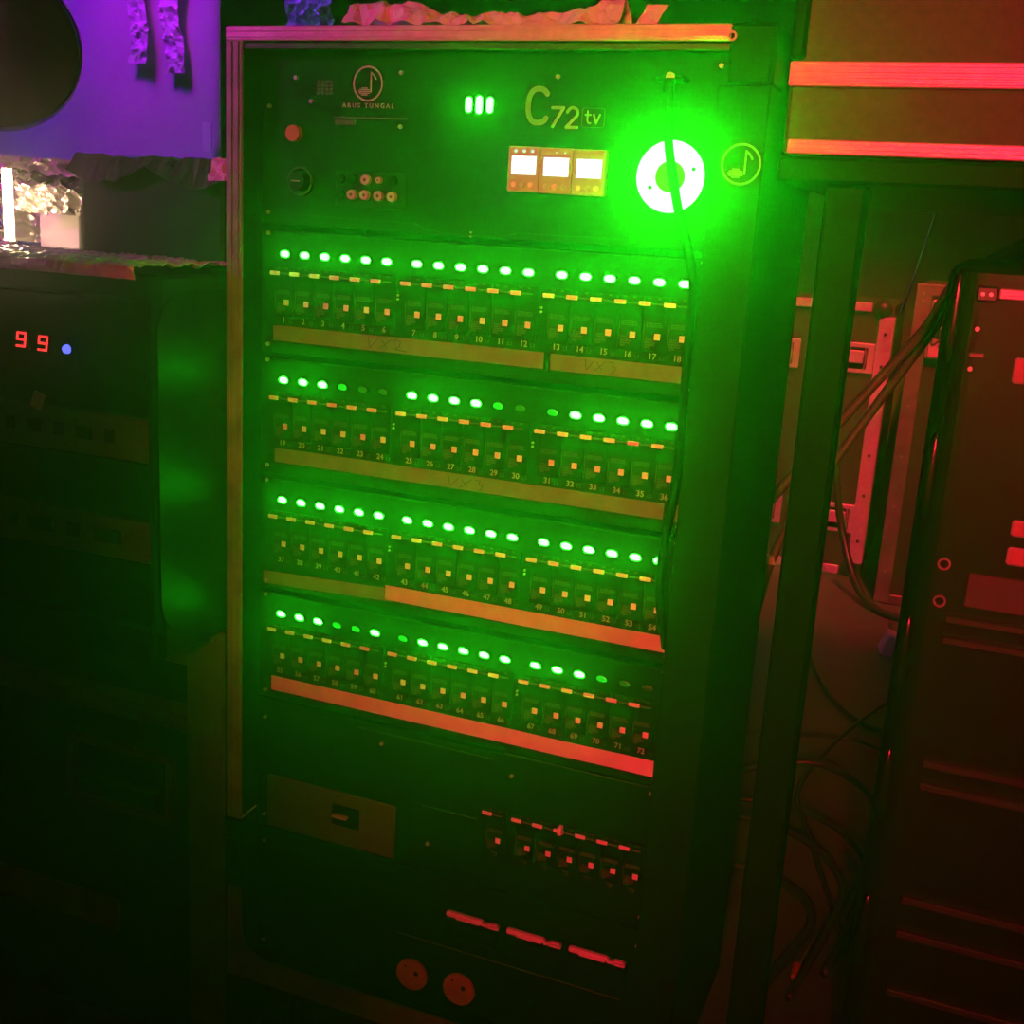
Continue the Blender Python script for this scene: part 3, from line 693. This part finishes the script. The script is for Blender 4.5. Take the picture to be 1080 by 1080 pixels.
# violet-lit plastic sheet; two film strips before it added to catch magenta glints
def sheet(u, v):
    x = -2.6 + 1.44 * u
    return ((x, 1.205 + 0.006 * math.sin(x * 9.0) + 0.003 * math.sin(x * 23 + v * 2), 0.02 + 2.86 * v), (0, -1, 0))
bm = NB(); bcrumple(bm, sheet, 70, 70, 0.005, 3.2, 6.0)
tag(solid(obj('plastic_sheet', bm, 'sheet_plastic', smooth=True), 0.002), 'large pale plastic sheet hanging from the ceiling in violet light', 'plastic sheet')
for k, (x0, w_, z0, lab) in enumerate(((-1.395, 0.055, 1.345, 'left'), (-1.300, 0.055, 1.325, 'right'))):
    crumple_obj('film_strip', 'film', ('longer' if k else 'shorter') + ' crinkled film strip added for magenta glints on the violet plastic sheet', 'plastic film',
                lambda u, v, x0=x0, w_=w_, z0=z0: ((x0 + w_ * (u + 0.15 * math.sin(v * 40 + k)), 1.186 + 0.004 * math.cos(u * 3.1), z0 + (2.88 - z0) * v), (0, -1, 0)), 10, 260, 0.014, 24, 3.3 + k, 0.0006, 'hanging film strips')
crumple_obj('film_strip', 'film', 'crinkled violet film strip hanging behind the rack top beyond the plastic sheet', 'plastic film',
            lambda u, v: ((-0.985 + 0.11 * u, 1.2, 1.38 + 1.50 * v), (0, -1, 0)), 16, 260, 0.026, 22, 6.3, group='hanging film strips')
bm = NB(); bbox(bm, -1.188, -1.163, 1.178, 1.180, 1.160, 1.222); tag(obj('paper_tag', bm, 'paper'), 'small pale paper tag stuck at the edge of the violet sheet', 'tag')

# ================================================================== bench with flight case, upper right
tb = thing('bench', 'black bench on square legs standing over the amplifier rack', 'bench', (0, 0, 0))
bm = NB(); bbox(bm, 0.287, 1.35, 0.022, 0.80, 1.096, 1.118, 0.003); obj('bench_top', bm, 'black_plastic', tb)
for x, y in ((0.348, 0.052), (1.30, 0.052), (0.3175, 0.33), (1.30, 0.33)):
    bm = NB(); bbox(bm, x - 0.018, x + 0.018, y - 0.018, y + 0.018, 0.0, 1.096, 0.003); obj('leg', bm, 'black_plastic', tb)
fc = thing('flight_case', 'large dark flight case with two red lit ribbed aluminium rails on the bench', 'case', (0, 0, 0))
bm = NB(); bbox(bm, 0.288, 1.30, 0.034, 0.75, 1.119, 1.72, 0.004); obj('body', bm, 'grey_vinyl', fc)
htrim('rail', 'aluminium', fc, 0.288, 1.28, 0.027, 1.1775, 1.1985, ribs=4, th=0.008)
htrim('rail', 'aluminium', fc, 0.293, 1.28, 0.027, 1.1205, 1.1330, ribs=1, th=0.008)
bm = NB(); bbox(bm, 0.287, 0.300, 0.026, 0.06, 1.200, 1.30, 0.003); obj('corner_piece', bm, 'black_plastic', fc)

# ================================================================== right rack
rr_ = thing('amplifier_rack', 'black rack with rounded glossy corner and red lit white labels', 'rack', (0, 0, 0))
bm = NB()
prof = []
R1 = 0.032
for cx, cy, a0 in ((1.05 - R1, 0.60 - R1, 0), (0.442 + R1, 0.60 - R1, 90), (0.442 + R1, 0.10 + R1, 180), (1.05 - R1, 0.10 + R1, 270)):
    for k in range(9): prof.append((cx + R1 * math.cos(rad(a0 + 11.25 * k)), cy + R1 * math.sin(rad(a0 + 11.25 * k))))
f = bm.faces.new([bm.verts.new((x, y, 0.0)) for x, y in prof])
r = bmesh.ops.extrude_face_region(bm, geom=[f])
top_v = [v for v in r['geom'] if isinstance(v, bmesh.types.BMVert)]
for v in top_v: v.co.z = 1.036
te = [e for e in bm.edges if all(v in top_v for v in e.verts)]
bmesh.ops.bevel(bm, geom=te, offset=0.016, segments=4, affect='EDGES', profile=0.5)
obj('body', bm, 'satin_black', rr_, smooth=False)
for z in (1.000, 0.830, 0.645, 0.500, 0.330, 0.17):  # bulges added to break the corner highlight into red glints
    bm = NB(); bmesh.ops.create_uvsphere(bm, u_segments=18, v_segments=14, radius=1.0)
    for v in bm.verts: v.co = Vector((v.co.x * 0.008, v.co.y * 0.008, math.copysign(abs(v.co.z) ** 0.8, v.co.z) * 0.045))
    obj('glint_bulge', bm, 'glint_gloss', rr_, (0.4525, 0.1095, min(z, 0.985)), True)
htrim('top_rail', 'aluminium', rr_, 0.4885, 0.98, 0.094, 1.0040, 1.0136, ribs=1, th=0.007)
bm = NB(); bbox(bm, 0.4690, 0.4880, 0.093, 0.101, 1.0005, 1.0150, 0.002); c = obj('rail_end', bm, 'dark_steel', rr_)
for x in (0.4745, 0.4815):
    bm = NB(); bcyl(bm, (x, 0.0925, 1.0075), 0.0018, 0.003, 'Y', 10); obj('rivet', bm, 'steel', c)
for x, z in ((0.4744, 0.9753), (0.4732, 0.9382)):
    bm = NB(); bcyl(bm, (x, 0.099, z), 0.0022, 0.004, 'Y', 10); obj('screw', bm, 'steel', rr_)
bm = NB(); bbox(bm, 0.4702, 0.4838, 0.097, 0.101, 0.9490, 0.9535, 0.001); obj('slot_bar', bm, 'worn_shaded_aluminium', rr_)
for x, z in ((0.4770, 0.7487), (0.4779, 0.7109)):
    bm = NB(); bring(bm, x, z, 0.0062, 0.0042, 0.096, 0.101, 20); obj('grommet', bm, 'worn_shaded_aluminium', rr_)
def plate(x0, x1, z0, z1, y=0.1):
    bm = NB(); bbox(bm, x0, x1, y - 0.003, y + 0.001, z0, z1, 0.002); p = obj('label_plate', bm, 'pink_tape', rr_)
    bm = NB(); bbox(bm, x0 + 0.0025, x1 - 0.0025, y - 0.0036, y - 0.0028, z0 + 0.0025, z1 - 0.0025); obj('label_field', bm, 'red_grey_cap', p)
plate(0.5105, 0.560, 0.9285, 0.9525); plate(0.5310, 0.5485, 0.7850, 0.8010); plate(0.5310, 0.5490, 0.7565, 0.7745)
bm = NB(); bbox(bm, 0.5003, 0.98, 0.095, 0.101, 0.7095, 0.7440, 0.001); obj('front_panel', bm, 'brown_panel', rr_)
for z in (0.695, 0.6730, 0.540, 0.5150, 0.385, 0.345, 0.275):
    bm = NB(); bbox(bm, 0.485, 1.0, 0.092, 0.101, z - 0.004, z + 0.004, 0.0015); obj('front_rail', bm, 'dark_steel', rr_)

# ================================================================== flight cases at the back
def latch(parent, cx, cz, y, w=0.125, h=0.094):
    bm = NB(); bbox(bm, cx - w / 2, cx + w / 2, y - 0.006, y + 0.002, cz - h / 2, cz + h / 2, 0.003)
    l = obj('latch_dish', bm, 'aluminium', parent)
    bm = NB(); bbox(bm, cx - w / 2 + 0.016, cx + w / 2 - 0.020, y - 0.0075, y - 0.0058, cz - h / 2 + 0.014, cz + h / 2 - 0.014, 0.0005); obj('latch_recess', bm, 'black_plastic', l)
    bm = NB(); bbox(bm, cx - w / 2 + 0.022, cx + w / 2 - 0.030, y - 0.016, y - 0.0074, cz - 0.016, cz + 0.024, 0.003); obj('latch_wing', bm, 'aluminium', l)
    bm = NB(); btube(bm, [(cx + w / 2 - 0.028, y - 0.012, cz + 0.034), (cx + w / 2 - 0.024, y - 0.014, cz), (cx + w / 2 - 0.028, y - 0.012, cz - 0.034)], 0.003, 6, 4); obj('latch_hook', bm, 'steel', l)
def backcase(label, x0, x1, y0, y1, zt, trim_m, tw, th, name='flight_case'):
    t = thing(name, label, 'case', (0, 0, 0))
    bm = NB(); bbox(bm, x0 + 0.003, x1 - 0.003, y0 + 0.003, y1, 0.0, zt - 0.003, 0.004); obj('body', bm, 'grey_vinyl', t)
    return t
c1 = backcase('black flight case with bright red lit side trim and square latches at the back', -0.75, 0.231, 2.7, 3.2, 0.872, 'aluminium', 0.04, 0.03)
bm = NB(); bbox(bm, 0.186, 0.231, 2.694, 2.703, 0.045, 0.832, 0.002); bbox(bm, 0.227, 0.232, 2.703, 2.75, 0.045, 0.832, 0.001); tr = obj('side_trim', bm, 'aluminium', c1)
for z in (0.12, 0.27, 0.40, 0.55, 0.68, 0.78):
    bm = NB(); bcyl(bm, (0.209, 2.693, z), 0.005, 0.004, 'Y', 8); obj('rivet', bm, 'black_plastic', tr)
for z0, z1 in ((0.844, 0.872), (0.002, 0.030)):
    bm = NB(); bbox(bm, -0.745, 0.16, 2.694, 2.703, z0, z1, 0.002); obj('edge_trim', bm, 'aluminium', c1)
for z in (0.852, 0.022):
    bm = NB(); bmesh.ops.create_uvsphere(bm, u_segments=14, v_segments=10, radius=0.03, matrix=Matrix.Translation((0.192, 2.712, z))); obj('ball_corner', bm, 'dark_steel', c1, smooth=True)
for x, z in ((-0.105, 0.697), (0.122, 0.701), (0.130, 0.188), (-0.105, 0.188)): latch(c1, x, z, 2.7)
c2 = backcase('black flight case with shade-darkened grey side trim and a white handwritten label plate', 0.2945, 1.3, 2.46, 3.1, 0.946, 'worn', 0.04, 0.03)
bm = NB(); bbox(bm, 0.2945, 0.338, 2.454, 2.463, 0.002, 0.946, 0.002); bbox(bm, 0.338, 0.375, 2.454, 2.463, 0.002, 0.030, 0.002); bbox(bm, 0.2935, 0.298, 2.463, 2.50, 0.002, 0.946, 0.001); tr = obj('side_trim', bm, 'worn_shaded_aluminium', c2)  # trim in shade, darkened by its own colour
for z in (0.10, 0.30, 0.45, 0.60, 0.76, 0.90, 0.92):
    bm = NB(); bcyl(bm, (0.316, 2.453, z), 0.0045, 0.004, 'Y', 8); obj('rivet', bm, 'steel', tr)
bm = NB(); bbox(bm, 0.335, 1.29, 2.455, 2.463, 0.915, 0.946, 0.002); obj('edge_trim', bm, 'worn_shaded_aluminium', c2)
bm = NB(); bbox(bm, 0.341, 0.425, 2.450, 2.461, 0.738, 0.905, 0.004); pl = obj('label_plate', bm, 'white_tape', c2)
bm = NB(); bribbon(bm, [(0.346, 0.900), (0.346, 0.743), (0.424, 0.743)], 0.0028, 2.4494, 2.4502, caps=False); obj('label_border', bm, 'ink', pl)
t = textmesh('SM YK', 0.052, bold=0.001); t.materials.append(MATS['ink'])
o_ = inst('handwriting', t, pl, (0.372, 2.4494, 0.835)); o_.rotation_euler = (0, rad(-84), 0); o_.scale = (0.85, 1, 0.8)
bm = NB(); bbox(bm, 0.40, 0.44, 2.450, 2.46, 0.915, 0.94, 0.002); obj('plate_clip', bm, 'aluminium', c2)

# ================================================================== cables
def cable(name, m, label, pts, r, group=None, cat='cable'):
    bm = NB(); btube(bm, pts, r, 8, 8)
    return tag(obj(name, bm, m, smooth=True), label, cat, group)
cable('slanting_cable', 'grey_cable', 'upper of two thick cables slanting from the rounded rack corner down behind the bench leg',
      [(0.52, 0.62, 1.062), (0.44, 0.64, 1.005), (0.405, 0.66, 0.935), (0.345, 0.66, 0.848), (0.262, 0.62, 0.725), (0.16, 0.55, 0.56), (0.06, 0.5, 0.30), (0.0, 0.5, 0.012)], 0.0075, 'slanting cables')
cable('slanting_cable', 'grey_cable', 'lower of two thick cables slanting from the rounded rack corner down behind the bench leg',
      [(0.54, 0.68, 1.062), (0.45, 0.70, 0.992), (0.405, 0.72, 0.915), (0.335, 0.72, 0.787), (0.275, 0.68, 0.672), (0.235, 0.62, 0.565), (0.21, 0.6, 0.30), (0.2, 0.62, 0.012)], 0.0070, 'slanting cables')
cable('drop_cable', 'cable_rubber', 'black cable dropping across the lower latch of the back flight case',
      [(0.10, 2.60, 0.52), (0.137, 2.58, 0.30), (0.175, 2.56, 0.16), (0.235, 2.46, 0.05), (0.30, 2.36, 0.012), (0.38, 2.30, 0.010), (0.5, 2.3, 0.010)], 0.012)
cable('thin_cord', 'grey_cable', 'thin cord hanging from the ceiling behind the bench',
      [(0.40, 1.5, 2.90), (0.38, 1.5, 1.6), (0.36, 1.5, 1.151), (0.357, 1.5, 1.105), (0.336, 1.5, 0.99), (0.318, 1.5, 0.911)], 0.0022)
FLAB = ['black cable looping on the floor before the two back flight cases', 'thin black cable running straight across the floor toward the amplifier rack',
        'thickest black floor cable bending round along the foot of the amplifier rack', 'black floor cable curving between the thickest cable and the bench leg',
        'black floor cable making a tight bend beside the front bench leg', 'thick black floor cable ending close behind the front bench leg',
        'thin black cable crossing over all the other floor cables lengthwise']
base = [[(0.15, 2.0, 0), (0.22, 1.75, 0), (0.30, 1.55, 0), (0.40, 1.46, 0), (0.43, 1.60, 0), (0.40, 1.95, 0), (0.36, 2.25, 0)],
        [(0.05, 1.25, 0), (0.20, 1.28, 0), (0.33, 1.33, 0), (0.42, 1.30, 0), (0.50, 1.22, 0)],
        [(0.10, 1.05, 0), (0.28, 1.12, 0), (0.38, 1.08, 0), (0.43, 0.98, 0), (0.44, 0.80, 0), (0.42, 0.66, 0)],
        [(0.05, 0.93, 0), (0.25, 0.98, 0), (0.36, 0.94, 0), (0.425, 0.84, 0), (0.43, 0.70, 0), (0.40, 0.5, 0)],
        [(0.02, 0.82, 0), (0.2, 0.86, 0), (0.33, 0.82, 0), (0.40, 0.70, 0), (0.39, 0.55, 0), (0.36, 0.42, 0)],
        [(0.00, 0.70, 0), (0.22, 0.74, 0), (0.33, 0.70, 0), (0.365, 0.62, 0), (0.34, 0.5, 0), (0.32, 0.42, 0)],
        [(0.42, 1.7, 0), (0.33, 1.35, 0), (0.28, 1.05, 0), (0.33, 0.85, 0), (0.41, 0.62, 0)]]
zz = 0.0
for k, pts in enumerate(base):
    r_ = (0.006, 0.004, 0.008, 0.007, 0.006, 0.008, 0.005)[k]
    cable('floor_cable', 'cable_rubber', FLAB[k], [(x, y, r_ + 0.0165 * ((k * 2) % 5 if 0 < i_ < len(pts) - 1 else 0) * 0.6) for i_, (x, y, _) in enumerate(pts)], r_, 'cables on the floor')
cable('plug_cable', 'grey_cable', 'thin grey cable ending in a red tipped plug on the floor', [(0.43, 0.88, 0.004), (0.40, 0.70, 0.004), (0.372, 0.57, 0.004), (0.362, 0.50, 0.006)], 0.0035)
bm = NB(); bcyl(bm, (0, 0, 0), 0.007, 0.03, 'Y', 12, 0.005)
tag(obj('plug_tip', bm, 'red_plastic', loc=(0.361, 0.485, 0.0075)), 'small red tipped plug lying at the end of a thin grey cable', 'plug')
bm = NB(); bbox(bm, -0.016, 0.016, -0.03, 0.03, 0.0, 0.06, 0.003)
tag(obj('white_connector', bm, 'white_plastic', loc=(0.362, 2.0, 0.0), rot=(0, rad(20), rad(10))), 'white cable connector lying against the amplifier rack', 'connector')
bm = NB(); bmesh.ops.create_cone(bm, cap_ends=True, segments=3, radius1=0.012, radius2=0.006, depth=0.012)
tag(obj('cable_lug', bm, 'pink_tape', loc=(0.236, 0.62, 0.583)), 'small pale lug on the lower slanting cable', 'lug')
